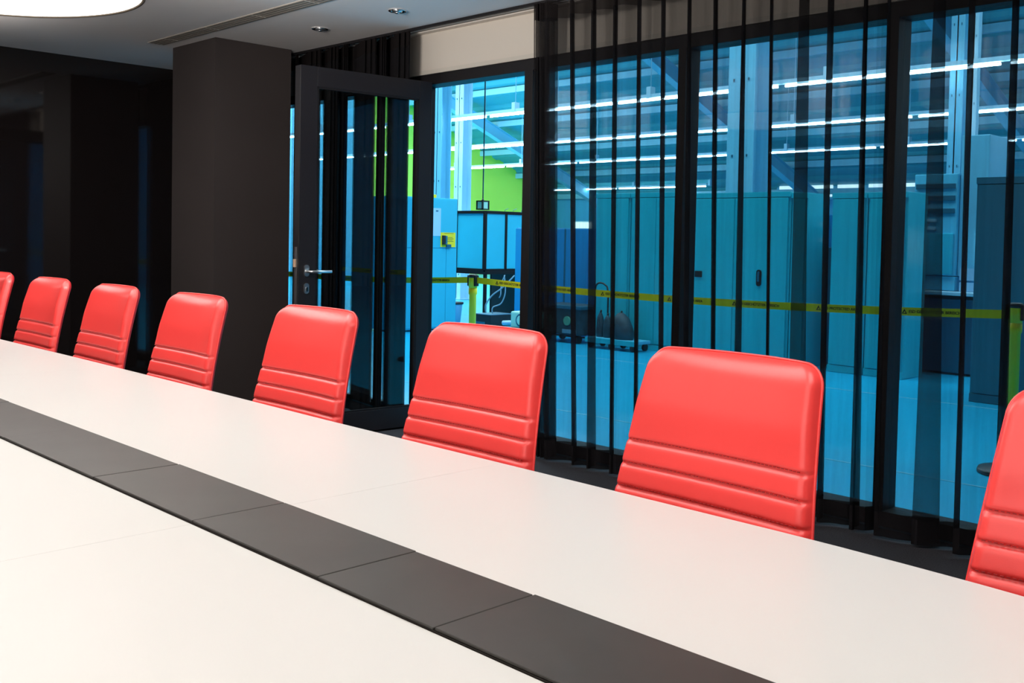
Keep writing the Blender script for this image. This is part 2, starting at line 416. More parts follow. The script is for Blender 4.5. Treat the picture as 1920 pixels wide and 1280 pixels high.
# ------------------------------------------------------------------ ceiling fittings
vent = thing('slot_diffuser', (-5.15, 3.41, CEIL), 'long beige slotted air vent in the ceiling beside the pillar', 'air vent')
VX = 2.10
B().box(-VX, VX, -.062, .062, -.004, .0, .001).build('frame', M['vent'], vent)
for k in range(4):
    y = -.045 + k * .030
    B().box(-VX + .02, VX - .02, y - .004, y + .004, -.0055, -.003).build('slot', M['vent_dark'], vent)
for k in range(7):
    B().box(-VX + .25 + k * .6, -VX + .262 + k * .6, -.052, .052, -.006, -.003).build('damper', M['vent'], vent)
def downlight(x, y, lab):
    d = thing('downlight', (x, y, CEIL), lab, 'ceiling light', 'small ceiling downlights')
    B().lathe([(.034, 0), (.052, -.003), (.056, -.006), (.053, -.0085), (.044, -.008), (.038, -.003), (.034, 0)], n=40, closed=True).build('ring', M['chrome'], d)
    B().lathe([(.036, -.001), (.030, -.012), (.018, -.015)], n=32).build('reflector', M['steel'], d)
    B().lathe([(.016, -.014), (.014, -.020), (.006, -.022)], n=24).build('bulb', M['chrome'], d)
downlight(-5.827, 3.889, 'small unlit chrome downlight in the ceiling, nearer the pillar')
downlight(-4.991, 3.888, 'small unlit chrome downlight in the ceiling, farther from the pillar')

def drum(x, first=[None]):
    lab = 'large round luminous white drum lamp on the ceiling over the table'
    if first[0] is not None:
        c = dup(first[0]); c.location.x = x; return c
    d = thing('drum_lamp', (x, 1.40, 2.32), lab, 'ceiling light', 'round drum lamps over the table')
    r = .69
    B().lathe([(r, 0), (r + .003, 0), (r + .003, .335), (r, .335), (r, 0)], n=96, closed=True).build('drum_wall', M['drum_skin'], d)
    B().lathe([(r + .004, 0), (r + .007, 0), (r + .007, .335), (r + .004, .335), (r + .004, 0)], n=96, closed=True).build('outer_fill', M['drum_outer'], d)  # glowing sleeve, added as fill for the ceiling
    B().lathe([(r - .003, 0), (r + .010, 0), (r + .010, -.006), (r - .003, -.006), (r - .003, 0)], n=96, closed=True).build('rim', M['drum_rim'], d)
    B().lathe([(r - .002, .30), (r - .002, .31)], n=96).build('diffuser', M['drum_glow'], d)
    a = radians(55)
    for da in (0, .025):
        B().tube([((r - .004) * cos(a + da), (r - .004) * sin(a + da), .004), ((r - .004) * cos(a + da), (r - .004) * sin(a + da), .298)], .0012, 5).build('seam', M['seam'], d)
    first[0] = d
    return d
for i, x in enumerate((DRUM_X[1], DRUM_X[0], DRUM_X[2], DRUM_X[3])):
    d_ = drum(x)
    d_['label'] = 'large round luminous white drum lamp at the top left of the photo' if i == 0 else 'round luminous drum lamp over the table, outside the photo'

# ------------------------------------------------------------------ table
table = thing('conference_table', (0, 0, 0), 'long white conference table with a dark panel strip down its middle', 'table')
XA, XB = -6.35, 0.75
near_y, far_in, near_in = .29, 1.088, .892
def far_y(x):
    pts = [(-6.4, 1.680), (-5.24, 1.692), (-4.28, 1.700), (-3.18, 1.697), (-2.4, 1.690), (-1.65, 1.692), (-.925, 1.694), (-.638, 1.680), (-.545, 1.668), (.8, 1.60)]
    for (a, b), (c, d) in zip(pts, pts[1:]):
        if a <= x <= c: return b + (d - b) * (x - a) / (c - a)
    return pts[-1][1]
def top_piece(x0, x1, side):
    n = max(2, int((x1 - x0) / .12)); xs = [x0 + (x1 - x0) * k / n for k in range(n + 1)]
    b = B()
    if side == 'far': poly = [(x, far_in) for x in xs] + [(x, far_y(x)) for x in xs[::-1]]
    else: poly = [(x, near_y + .03 * ((x + 2.8) / 3.5) ** 2) for x in xs] + [(x, near_in) for x in xs[::-1]]
    b.prism(poly, .712, .74)
    return b.build('tabletop', M['white'], table)
cuts = [XA, -3.95, -1.7355, XB]
for i in range(3):
    for sd in ('far', 'near'):
        top_piece(cuts[i] + (.0003 if i else 0), cuts[i + 1] - (.0003 if i < 2 else 0), sd)
B().box(XA + .1, XB - .1, near_in + .001, far_in + .0005, .69, .7425).build('tray', M['slate_side'], table)
sx = [-6.34, -5.78, -5.33, -4.92, -4.62, -4.06, -3.30, -2.740, -2.181, -1.7355, -1.3235, -1.0445, -.487, -.04, .37, .73]
offs = [0, .001, -.001, .0005, 0, .001, 0, -.0015, .001, .0012, -.0008, .0015, 0, .001, 0]
for i in range(len(sx) - 1):
    o = offs[i]; gp = .0012
    b = B().box(sx[i] + gp, sx[i + 1] - gp, max(.8925, .8925 + o), 1.0895 + o, .7427, .7462 + abs(o) * .5, .0009, seg=1)
    b.build('cover_panel', M['slate'], table)
for x in (-5.375, -3.91, -2.36, -.82, .45):
    B().box(x - .04, x + .04, .70, 1.28, .02, .69, .004).build('pedestal', M['frame_blue'], table)
    B().box(x - .05, x + .05, .55, 1.43, 0, .022, .004).build('foot', M['frame_blue'], table)

# ------------------------------------------------------------------ chairs
def smooth(o):
    for p in o.data.polygons: p.use_smooth = True
    return o
BH0, BH1 = .44, 1.042      # backrest from seat to top
GROOVES = (.837, .786, .736, .685, .634)
def rec(z):                 # recline of the back: y offset from table side
    t = (z - BH0) / (BH1 - BH0)
    return -.059 + .130 * t * t
def wrapf(z, u):             # the pad wraps forward at the sides, more towards the top
    t = max(0, (z - BH0) / (BH1 - BH0))
    return -(.008 + .020 * t ** 4) * abs(u) ** 2.2
def halfw(z):
    t = (z - BH0) / (BH1 - BH0)
    w_ = .273 - .063 * t
    r = .042; d = BH1 - z
    if d < r: w_ -= r - sqrt(max(0, r * r - (r - d) ** 2))
    return w_
def cush(side):
    """side -1: padded front, +1: back shell"""
    bm = bmesh.new(); nu = 36
    zs = []
    z = BH0
    while z < BH1 - .045: zs.append(z); z += .0035 if side < 0 else .02
    for k in range(13): zs.append(BH1 - .042 + .042 * sin(pi / 2 * k / 12))
    th = .028 if side < 0 else .015
    rows = []
    for z in zs:
        hw = halfw(z); row = []
        dtop = max(0, (BH1 - z))
        ft = (1 - max(0, 1 - dtop / .045) ** 2.4) ** .5 if dtop < .045 else 1.0
        for k in range(nu + 1):
            u = -cos(pi * k / nu)                 # denser near the borders
            u = .75 * u + .25 * (2 * k / nu - 1)
            e = 1 - abs(u)
            fe = (1 - max(0, 1 - e / .10) ** 2.2) ** .5
            puff = th * min(fe, 1) * ft
            if side < 0:
                if z > .842: puff += .006 * fe * ft * (lambda q: q * q * (3 - 2 * q))(min(1, (z - .842) / .09))
                for g in GROOVES:
                    dz = abs(z - g)
                    if dz < .014: puff -= .0085 * fe * (math.exp(-(dz / .0042) ** 2) * .9 + .10 * (1 - dz / .014))
            # the pad wraps forward at the sides
            wrap = wrapf(z, u)
            row.append(bm.verts.new((u * hw, rec(z) + wrap + side * puff, z)))
        rows.append(row)
    for a, b in zip(rows, rows[1:]):
        for k in range(nu): bm.faces.new((a[k], a[k + 1], b[k + 1], b[k]))
    # closing face at the mid plane is left to the other half
    bmesh.ops.recalc_face_normals(bm, faces=bm.faces)
    me = bpy.data.meshes.new('backrest'); bm.to_mesh(me); bm.free()
    return me
def make_chair(label):
    c = thing('conference_chair', (0, 0, 0), label, 'chair', 'red conference chairs')
    smooth(link('backrest', cush(-1), M['leather'], c))
    sh = smooth(link('back_shell', cush(1), M['leather_back'], c))
    # piping along the border
    pts = []
    N = 40
    for k in range(N + 1):
        z = BH0 + (BH1 - .042 - BH0) * k / N; pts.append((-halfw(z) - .0005, rec(z) + wrapf(z, 1), z))
    for k in range(1, 9):
        z = BH1 - .042 + .042 * sin(pi / 2 * k / 8); pts.append((-halfw(z), rec(z) + wrapf(z, 1), z + .0006))
    wtop = halfw(BH1)
    for k in range(1, 16):
        u = -1 + 2 * k / 16; pts.append((u * wtop, rec(BH1) + wrapf(BH1, u), BH1 + .001))
    pts += [(-x, y, z) for x, y, z in pts[:N + 9][::-1]]
    smooth(B().tube(pts, .0034, 6).build('piping', M['leather'], c))
    st = B()
    for g in GROOVES[:4]:
        hw = halfw(g)
        n = 46
        for k in range(n):
            x0 = -hw * .93 + 2 * hw * .93 * k / n; x1 = x0 + 2 * hw * .93 / n * .6
            u = (x0 + x1) / 2 / hw
            y = rec(g + .004) + wrapf(g, u) - .028 + .0012
            st.box(x0, x1, y - .001, y + .001, g + .0035, g + .005)
    s_ = st.build('stitching', M['thread'], c); s_['kind'] = 'stuff'
    # seat pad
    bm = bmesh.new(); n = 20; rows = []
    for i in range(n + 1):
        v = -1 + 2 * i / n; row = []
        for k in range(n + 1):
            u = -1 + 2 * k / n
            x_ = .245 * u * sqrt(1 - .06 * v * v); y_ = -.36 + .235 * v
            e = max(abs(u), abs(v)); h = .455 + .03 * (1 - e ** 6) - .012 * (1 - u * u) * (1 - v * v) - (.02 * max(0, -v) ** 3)
            row.append(bm.verts.new((x_, y_, h)))
        rows.append(row)
    for a, b in zip(rows, rows[1:]):
        for k in range(n): bm.faces.new((a[k], a[k + 1], b[k + 1], b[k]))
    r = bmesh.ops.extrude_face_region(bm, geom=list(bm.faces))
    for v in r['geom']:
        if isinstance(v, bmesh.types.BMVert): v.co.z = .425; v.co.x *= .95
    bmesh.ops.recalc_face_normals(bm, faces=bm.faces)
    me = bpy.data.meshes.new('seat'); bm.to_mesh(me); bm.free(); smooth(link('seat', me, M['leather'], c))
    B().box(-.16, .16, -.5, -.17, .395, .426, .01).build('seat_plate', M['chrome'], c)
    for s in (-1, 1):
        B().tube([(s * .13, -.30, .41), (s * .13, -.14, .40), (s * .13, -.105, .44), (s * .13, -.045, .56), (s * .13, .0, .70)], .011, 10).build('back_bracket', M['chrome'], c)
    B().lathe([(.032, .07), (.032, .25), (.016, .255), (.016, .397)], (0, -.34, 0), 20).build('gas_column', M['chrome'], c)
    for k in range(5):
        a = 2 * pi * k / 5 + .3
        e = (.29 * cos(a), -.34 + .29 * sin(a), .058)
        l_ = B().tube([(.02 * cos(a), -.34 + .02 * sin(a), .095), e], [.020, .012], 8).build('leg', M['chrome'], c)
        B().lathe([(.026, -.010), (.028, -.006), (.028, .006), (.026, .010)], (e[0], e[1], .029), 16, axis='X').build('castor', M['black_plastic'], l_)
    return c
CH = [(-1.207, 1.805, radians(-1.5), 'red leather conference chair, second from the right edge of the photo'),
      (-1.960, 1.805, radians(1), 'red leather conference chair in front of the open doorway and yellow post'),
      (-2.755, 1.805, 0.0, 'red leather conference chair in front of the open door leaf'),
      (-3.547, 1.805, radians(-1), 'red leather conference chair whose back overlaps the pillar'),
      (-4.270, 1.805, radians(-1), 'red leather conference chair just left of the pillar, before the black wall'),
      (-5.000, 1.805, 0.0, 'red leather conference chair before the black wall, second from the left edge'),
      (-5.750, 1.805, 0.0, 'red leather conference chair cut off by the left edge of the photo'),
      (-.432, 1.805, 0.0, 'red leather conference chair cut off by the right edge of the photo')]
proto = None
for (x, y, a, lab) in CH:
    if proto is None: c = proto = make_chair(lab)
    else: c = dup(proto)
    c['label'] = lab; c.location = (x + .008, y, 0); c.rotation_euler = (0, 0, a)

# ================================================================== the hall beyond the glass
hf = tag(B().box(-30, 14, 4.42, 32, -.12, -.002).build('floor_hall', M['hall_floor']), 'shiny light blue hall floor', kind='structure')
for y in (5.6, 8.4, 11.2):
    B().box(-30, 14, y, y + .012, -.003, .0005).build('floor_joint', M['floor_joint'], hf)
tag(B().box(-26.2, -25.95, 4.7, 18.75, 0, 12).build('wall_hall_side', M['column_blue']), 'pale blue part of the hall end wall', kind='structure')
tag(B().box(-26.2, -26, 18.75, 28, 0, 12).build('wall_hall_left', M['green']), 'lime green end wall of the hall', kind='structure')
hb = tag(B().box(-26.2, 14, 27.6, 27.8, 0, 8).build('wall_hall_back', M['hall_wall']), 'blue far wall of the hall', kind='structure')
tag(B().box(12, 12.2, 4.7, 28, 0, 12).build('wall_hall_right', M['hall_wall']), kind='structure')
w2 = struct('window_2', label='low bright window in the far hall wall')
B().box(-24.8, -23.9, 27.52, 27.6, 1.65, 1.95).build('window_frame', M['column'], w2)
for k in range(3): B().box(-24.76 + k * .29, -24.50 + k * .29, 27.50, 27.53, 1.69, 1.91).build('pane', M['winlit'], w2)
w3 = struct('window_3', label='bright ribbon window in the far hall wall')
B().box(-16.5, -5.0, 27.52, 27.6, 2.60, 3.15).build('window_frame', M['column_blue'], w3)
for k in range(12): B().box(-16.4 + k * .95, -15.6 + k * .95, 27.49, 27.53, 2.68, 3.07).build('pane', M['winlit'], w3)

ZR0, YR0, SL = 4.336, 24.08, -.385
def zr(y): return ZR0 + SL * (y - YR0)
roof = struct('ceiling_hall', label='sloping ribbed steel roof of the hall')
bm = bmesh.new()
prof = []
y = 5.0
while y < 28:
    prof += [(y, zr(y)), (y + .30, zr(y + .30)), (y + .36, zr(y + .36) - .07), (y + .54, zr(y + .54) - .07)]; y += .60
va = [bm.verts.new((-26.2, a, b)) for a, b in prof]; vb = [bm.verts.new((14, a, b)) for a, b in prof]
for k in range(len(prof) - 1): bm.faces.new((va[k], va[k + 1], vb[k + 1], vb[k]))
me = bpy.data.meshes.new('deck'); bm.to_mesh(me); bm.free(); dk = link('deck', me, M['roof'], roof); dk['kind'] = 'stuff'
y = 6.5
while y < 27.6:
    z = zr(y) - .10
    B().box(-26, 12, y - .045, y + .045, z - .17, z, 0).build('purlin', M['purlin'], roof); y += 1.75
for x in (-23.4, -15.1, -8.35, -1.0, 6.0):
    b = B()
    for (dz0, dz1, hw) in ((-.30, -.28, .11), (-.66, -.64, .11), (-.65, -.29, .012)):
        ya, yb = 5.2, 27.5
        vs = [b.bm.verts.new((x + sx_ * hw, yy, zr(yy) + dz)) for yy in (ya, yb) for sx_, dz in ((-1, dz0), (1, dz0), (1, dz1), (-1, dz1))]
        for q in ((0, 1, 2, 3), (7, 6, 5, 4), (0, 4, 5, 1), (1, 5, 6, 2), (2, 6, 7, 3), (3, 7, 4, 0)): b.bm.faces.new([vs[i] for i in q])
    b.build('rafter', M['rafter'], roof)

# light rows
def light_row(y, z, x0, x1, lab, seg=3.0):
    t = thing('light_row', (0, y, z), lab, 'strip light', 'long strip lights hung in the hall')
    x = x0
    first = True
    while x < x1 - .2:
        e = min(x + seg, x1)
        B().box(x, e, -.045, .045, .03, .085).build('housing', M['column'], t)
        B().tube([(x + .06, 0, .0), (e - .06, 0, .0)], .017, 8).build('tube', M['tube'], t)
        B().tube([(x + .7, 0, .085), (x + .7, 0, zr(y) - z - .1)], .008, 5).build('hanger', M['column'], t)
        B().box(x + .66, x + .74, -.06, .06, .02, .20).build('clip', M['column'], t)
        x += seg
    return t
light_row(12.72, 3.48, -25.6, 4, 'bright strip light row nearest the glass wall, highest in the photo')
light_row(17.03, 3.48, -25.6, 4, 'bright strip light row, second from the top in the photo')
light_row(21.9, 3.48, -25.6, 4, 'bright strip light row, third from the top in the photo')
light_row(26.6, 3.02, -25.0, -18.4, 'short distant strip light row lowest over the lockers')

# columns
def hcol(x, y, wd, h, lab, m='column', z1=None):
    t = thing('steel_column', (x, y, 0), lab, 'column')
    b = B()
    b.box(-wd / 2, wd / 2, -wd / 2, -wd / 2 + .018, .02, h); b.box(-wd / 2, wd / 2, wd / 2 - .018, wd / 2, .02, h); b.box(-.008, .008, -wd / 2, wd / 2, .02, h)
    b.build('profile', M[m], t)
    B().box(-wd * .7, wd * .7, -wd * .7, wd * .7, 0, .022).build('base_plate', M[m], t)
    bo = B()
    z = .5
    while z < h: bo.box(-wd * .3, -wd * .26, -wd / 2 - .012, -wd / 2, z, z + .03); bo.box(wd * .26, wd * .3, -wd / 2 - .012, -wd / 2, z, z + .03); z += .9
    s_ = bo.build('bolts', M['machine'], t); s_['kind'] = 'stuff'
hcol(-14.53, 12.42, .24, 8.2, 'pale blue steel column just right of the door leaf', 'column_blue')
hcol(-15.75, 14.04, .25, 7.6, 'white steel column left of the hanging outlet box')
hcol(-6.77, 10.61, .36, 8.9, 'wide blue steel column rising behind the lockers', 'column_blue')
hcol(-5.50, 14.1, .11, 7.5, 'slim bright steel column right of the wide one')
hcol(-5.36, 13.25, .17, 7.8, 'slim pale column at the right behind the machine cabinet', 'column_blue')

# pendant outlet
t = thing('hanging_outlet', (-8.09, 7.51, 1.63), 'small black framed outlet cube hanging on a cable from the hall roof', 'power outlet')
B().tube([(0, 0, .07), (0, 0, 8.8)], .006, 6).build('cable', M['black_plastic'], t)
B().tube([(.006, 0, .07), (.012, 0, 1.0), (.02, 0, 3.0), (.0, 0, 8.8)], .0025, 5).build('pull_cord', M['cable'], t)
B().lathe([(.008, .075), (.010, .06), (.022, .045)], n=14).build('cap', M['black_plastic'], t)
s = .045
b = B()
for sx_ in (-1, 1):
    for sy in (-1, 1): b.box(sx_ * s - .006, sx_ * s + .006, sy * s - .006, sy * s + .006, -.05, .045)
for z in (-.05, .038):
    b.box(-s - .006, s + .006, -s - .006, s + .006, z, z + .012)
b.build('cage', M['black_plastic'], t)
for (dx, dy) in ((0, -s), (s, 0), (-s, 0), (0, s)):
    B().box(dx - (.030 if dx == 0 else .003), dx + (.030 if dx == 0 else .003), dy - (.030 if dy == 0 else .003), dy + (.030 if dy == 0 else .003), -.035, .035).build('socket', M['mint'], t)

# lockers (front face along y=9.5)
def locker(x0, x1, y0, h, lab, m='locker', doors=1, depth=.45, handle=None, lock=None, grp='cyan lockers behind the barrier tape'):
    t = thing('locker', ((x0 + x1) / 2, y0, 0), lab, 'cabinet', grp)
    w_ = (x1 - x0) / 2
    B().box(-w_ + .003, w_ - .003, .02, depth, 0, h, .006).build('body', M[m], t)
    B().box(-w_ + .004, w_ - .004, 0, .02, h - .055, h, .003).build('top_rail', M[m], t)
    B().box(-w_ + .004, w_ - .004, .004, .02, 0, .07, .003).build('plinth', M[m], t)
    dw = (2 * w_ - .05) / doors
    for k in range(doors):
        a = -w_ + .025 + k * dw
        d = B().box(a + .003, a + dw - .003, 0.0, .018, .075, h - .062, .005).build('door', M[m], t)
        if handle is not None and k == handle[0]:
            hx_, hz = handle[1] - (x0 + x1) / 2, handle[2]
            hb_ = oval(B(), hx_, hz, .030, .088, -.012, .0); hb_.build('handle', M['black_plastic'], d)
            oval(B(), hx_, hz + .015, .012, .055, -.022, -.012).build('lever', M['machine'], d)
        if lock is not None and k == lock[0]:
            lx, lz = lock[1] - (x0 + x1) / 2, lock[2]
            B().box(lx - .048, lx + .048, -.012, 0, lz - .035, lz + .035, .006).build('lock', M['black_plastic'], d)
    return t
LY = 9.5
locker(-8.20, -7.66, LY, 1.845, 'tall cyan locker at the left end of the row, behind the hand truck')
locker(-7.655, -6.89, LY, 1.845, 'tall plain cyan locker behind the right end of the hand truck', doors=2)
locker(-6.885, -5.53, LY, 1.825, 'wide cyan cupboard with a square lock and an oval handle', doors=2, handle=(1, -5.88, .91), lock=(0, -6.655, .922))
locker(-5.525, -5.335, LY, 1.81, 'narrow cyan locker beside the dark gap')
locker(-5.07, -4.69, LY, 1.80, 'cyan locker right of the dark gap between lockers')
locker(-4.685, -4.28, LY, 1.80, 'cyan locker at the right end of the row, beside the machine')
tg = thing('tool_cabinet', (-5.43, 9.98, 0), 'deep blue cabinet recessed in the gap between the lockers', 'cabinet')
B().box(-.30, .30, 0, .4, .02, 1.25, .01).build('body', M['machine'], tg); B().box(-.30, .30, 0.01, .4, 1.255, 1.60, .01).build('hood', M['deep_blue'], tg)
B().box(-.27, .27, -.015, 0, .1, 1.2, .004).build('door', M['machine'], tg)
for z in (1.33, 1.5): B().lathe([(.018, -.012), (.018, 0)], (.16, 0, z), 14, axis='Y').build('knob', M['lamp_panel'], tg)

# big dark cabinet on the right
locker(-3.33, -2.30, 8.65, 1.86, 'large dark teal cabinet behind the right barrier post', 'teal_dark', doors=2, depth=.8, grp='dark cabinets at the right')
locker(-2.29, -1.30, 8.65, 1.86, 'dark teal cabinet at the far right edge behind the voile', 'teal_dark', doors=2, depth=.8, grp='dark cabinets at the right')

# machine at the right
t = thing('test_machine', (-4.28, 10.3, 0), 'tall blue test machine with a lit strip and papers, behind the curtain', 'machine')
B().box(-.30, .33, 0, .7, .02, .76, .01).build('base', M['machine'], t)
B().box(-.34, .40, -.12, .7, .80, .835, .006).build('worktop', M['column'], t)
B().box(-.32, .38, 0, .7, .76, .80, .004).build('apron', M['black_plastic'], t)
B().box(-.32, .12, .05, .7, .99, 2.02, .01).build('cabinet', M['machine_l'], t)
B().box(-.32, .12, .05, .6, .84, .985, .01).build('shelf', M['machine_l'], t)
for z in (1.62, 1.75, 1.87): B().box(-.30, .10, .03, .05, z, z + .05, .004).build('vent_slot', M['machine'], t)
for z in (1.45, 1.53): B().box(-.28, -.08, .03, .05, z, z + .03, .004).build('display', M['column'], t)
d = B().box(-.26, .10, .02, .05, 1.0, 1.42, .01).build('door', M['panel'], t)
B().box(-.23, -.20, 0.0, .02, 1.08, 1.34, .004).build('handle', M['machine'], d)
B().box(.125, .40, .10, .6, .99, 2.4, .01).build('side_column', M['column_blue'], t)
B().box(.30, .37, .085, .10, 1.10, 1.44, .003).build('lit_strip', M['lamp_panel'], t)
for z, h_ in ((.95, .12), (.84, .09)): B().box(.16, .36, .07, .085, z, z + h_, 0).build('paper', M['paper'], t)
for x_ in (-.27, .30):
    for y_ in (.05, .62): B().lathe([(.03, 0), (.03, .02)], (x_, y_, 0), 12).build('foot', M['black_plastic'], t)

# tall locker at the left of the doorway, its side towards us
t = thing('tall_cabinet', (-10.65, 8.30, 0), 'bright cyan tall cabinet with a yellow sign, seen through the doorway', 'cabinet')
B().box(-.50, -.003, 0, 1.11, .02, 1.81, .008).build('body', M['locker_b'], t)
for (a, b_) in ((.02, .905), (.912, 1.10)):
    B().box(-.006, .006, a, b_, .04, 1.12, .003).build('side_panel', M['locker_b'], t)
B().box(-.006, .006, .02, 1.10, 1.128, 1.79, .003).build('side_panel', M['locker_b'], t)
B().box(-.45, -.05, .05, 1.05, 0, .02).build('plinth', M['machine'], t)
B().box(-.30, -.02, .55, .74, 1.81, 1.855, .004).build('yellow_tag', M['sign_yellow'], t)
sg = thing('yellow_sign', (-10.643, 9.235, 1.24), 'yellow notice with a black handset holder on the tall cyan cabinet', 'sign')
B().box(0, .004, -.135, .135, -.10, .10).build('plate', M['sign_yellow'], sg)
B().box(.004, .05, -.115, -.075, -.065, .06, .008).build('handset', M['black_plastic'], sg)
B().box(.004, .035, -.072, -.035, -.06, .055, .004).build('holder', M['teal_dark'], sg)
B().box(.004, .03, -.04, .04, -.105, -.062, .004).build('tray', M['machine'], sg)
for k, z in enumerate((.085, .03, .012, -.006, -.024)):
    B().box(.004, .0046, -.07 if k == 0 else -.01, .10 - .02 * (k % 2), z, z + .005).build('printed_line', M['print'], sg)
pp = thing('paper_notice', (-10.643, 9.01, 1.48), 'pale blue paper notice taped to the tall cyan cabinet', 'paper')
B().box(0, .002, -.10, .09, -.19, .19).build('sheet', M['paper'], pp)
B().box(.002, .006, .0, .04, .145, .16).build('clip', M['machine'], pp)

# enclosure on a desk, seen through the doorway
t = thing('test_enclosure', (-10.93, 10.2, 0), 'cyan panelled enclosure with dark frame standing on a dark desk', 'machine')
x0_, x1_, y0_, y1_, za, zb = -.62, 0, 0, .95, .80, 1.655
f = .022
for xx in (x0_, x1_):
    for yy in (y0_, y1_): B().box(xx - f, xx + f, yy - f, yy + f, za, zb, .003).build('post', M['frame'], t)
B().box(x1_ - f, x1_ + f, .40, .44, za, zb, .003).build('post', M['frame'], t)
for zz in (za, zb):
    for yy in (y0_, y1_): B().box(x0_, x1_, yy - f, yy + f, zz - f, zz + f, .003).build('rail', M['frame'], t)
    for xx in (x0_, x1_): B().box(xx - f, xx + f, y0_, y1_, zz - f, zz + f, .003).build('rail', M['frame'], t)
B().box(x0_ + f, x1_ - f, -.006, .006, za + f, zb - f).build('panel', M['panel'], t)
B().box(-.006, .006, y0_ + f, .40, za + f, zb - f).build('panel', M['panel'], t)
B().box(-.006, .006, .44, y1_ - f, za + f, zb - f).build('panel', M['panel'], t)
B().box(x0_, x1_, y0_, y1_, zb, zb + .01).build('lid', M['frame'], t)
B().box(x0_ - .3, x1_ + .03, y0_ - .02, y1_ + .1, .74, .782, .003).build('desk_top', M['frame'], t)
for xx in (x0_ - .27, x1_): 
    for yy in (.02, 1.0): B().box(xx - .02, xx + .02, yy - .02, yy + .02, 0, .74).build('leg', M['frame'], t)
B().box(x0_ - .25, x1_ - .03, .98, 1.0, .05, .74).build('back_panel', M['black_plastic'], t)
for k in range(3):
    B().tube([(-.12 + k * .1, .5 + .08 * k, zb + .012), (-.10 + k * .1, .5 + .08 * k, zb + .05), (-.05 + k * .1, .52 + .08 * k, zb + .07)], .004, 5).build('hook', M['cable'], t)
t = thing('desktop_computer', (-10.78, 10.05, 0), 'black computer case on the floor under the enclosure desk', 'computer')
B().box(-.16, .16, 0, .42, .0, .165, .008).build('case', M['black_plastic'], t); B().box(-.165, .165, -.005, .42, .165, .178, .003).build('lid', M['cable'], t)
B().box(-.14, .05, -.008, .0, .03, .06, .002).build('drive_bay', M['machine'], t)
def cable(pts, r, lab, m='cable'):
    t = thing('cable', pts[0], lab, 'cable', 'cables under the desk')
    P = [Vector(p) - Vector(pts[0]) for p in pts]
    out = []
    for i in range(len(P) - 1):
        p0 = P[max(i - 1, 0)]; p1 = P[i]; p2 = P[i + 1]; p3 = P[min(i + 2, len(P) - 1)]
        for k in range(6):
            u = k / 6
            out.append(.5 * ((2 * p1) + (p2 - p0) * u + (2 * p0 - 5 * p1 + 4 * p2 - p3) * u * u + (3 * p1 - p0 - 3 * p2 + p3) * u ** 3))
    out.append(P[-1]); B().tube(out, r, 6).build('cord', M[m], t)
cable([(-10.90, 10.22, .18), (-10.88, 10.2, .30), (-10.80, 10.25, .44), (-10.70, 10.35, .55), (-10.62, 10.45, .68), (-10.60, 10.5, .735)], .011, 'pale cable curving up from the computer to the desk')
cable([(-10.74, 10.2, .18), (-10.73, 10.2, .27), (-10.66, 10.3, .33), (-10.63, 10.35, .50), (-10.67, 10.36, .735)], .009, 'thin pale cable right of the curving one under the desk')
cable([(-10.80, 10.5, .735), (-10.82, 10.45, .60), (-10.78, 10.4, .45), (-10.81, 10.4, .40)], .009, 'short cable hanging from the desk behind the others')
t = thing('waste_basket', (-11.2, 9.85, 0), 'pale blue plastic tub on the floor behind the yellow post', 'tub')
B().lathe([(.10, 0), (.13, .30), (.14, .31), (.12, .30), (.09, .02)], n=24).build('tub', M['paper'], t); B().lathe([(.145, .30), (.148, .315), (.145, .33)], n=24).build('rim', M['black_plastic'], t)

# deep blue cabinet and equipment behind the first curtain bay
t = thing('blue_partition', (-9.33, 9.9, 0), 'deep blue double cabinet standing right of the doorway', 'cabinet')
B().box(-.66, .66, .02, .4, .02, 1.425, .006).build('body', M['deep_blue'], t)
for (a, b_) in ((-.655, .255), (.285, .655)): B().box(a, b_, 0, .02, .05, 1.415, .004).build('door', M['deep_blue'], t)
B().box(.257, .283, .0, .03, .05, 1.415, .003).build('centre_strip', M['machine'], t)
B().box(-.6, .6, .05, .38, 0, .02).build('plinth', M['black_plastic'], t)
t = thing('equipment_stand', (-8.57, 9.3, 0), 'dark wheeled equipment unit with two round green lamps', 'machine')
B().box(-.33, .33, 0, .4, .10, .47, .02).build('body', M['bag'], t)
B().box(-.36, .36, -.02, .42, .42, .465, .01).build('lid', M['machine'], t)
for xx in (-.16, .13): B().lathe([(.055, -.02), (.058, -.012), (.058, 0)], (xx, 0, .275), 20, axis='Y').build('lamp', M['lens'], t)
B().box(-.30, -.10, -.012, 0, .12, .17, .004).build('badge', M['cable'], t); B().box(.05, .28, -.012, 0, .12, .17, .004).build('badge', M['cable'], t)
for xx in (-.26, .26):
    for yy in (.06, .34): B().lathe([(.05, -.02), (.05, .02)], (xx, yy, .05), 16, axis='X').build('wheel', M['black_plastic'], t)
t = thing('bench_meter', (-8.93, 8.92, 0), 'pale mint floor unit with a round dial beside the doorway post', 'machine')
B().box(-.13, .17, 0, .3, .16, .37, .02).build('case', M['mint'], t)
B().lathe([(.075, -.012), (.082, -.006), (.082, 0)], (.05, 0, .265), 28, axis='Y').build('dial', M['machine'], t)
B().lathe([(.055, -.016), (.058, -.012)], (.05, 0, .265), 28, axis='Y').build('dial_face', M['mint'], t)
B().tube([(-.02, .15, .37), (0, .15, .43), (.05, .15, .455), (.10, .15, .43), (.12, .15, .37)], .012, 8).build('handle', M['mint'], t)
B().box(-.16, .20, -.03, .33, 0, .16, .01).build('base', M['black_plastic'], t)
B().tube([(-.14, .1, .22), (-.36, .1, .2)], .03, 12).build('nozzle', M['paper'], t)

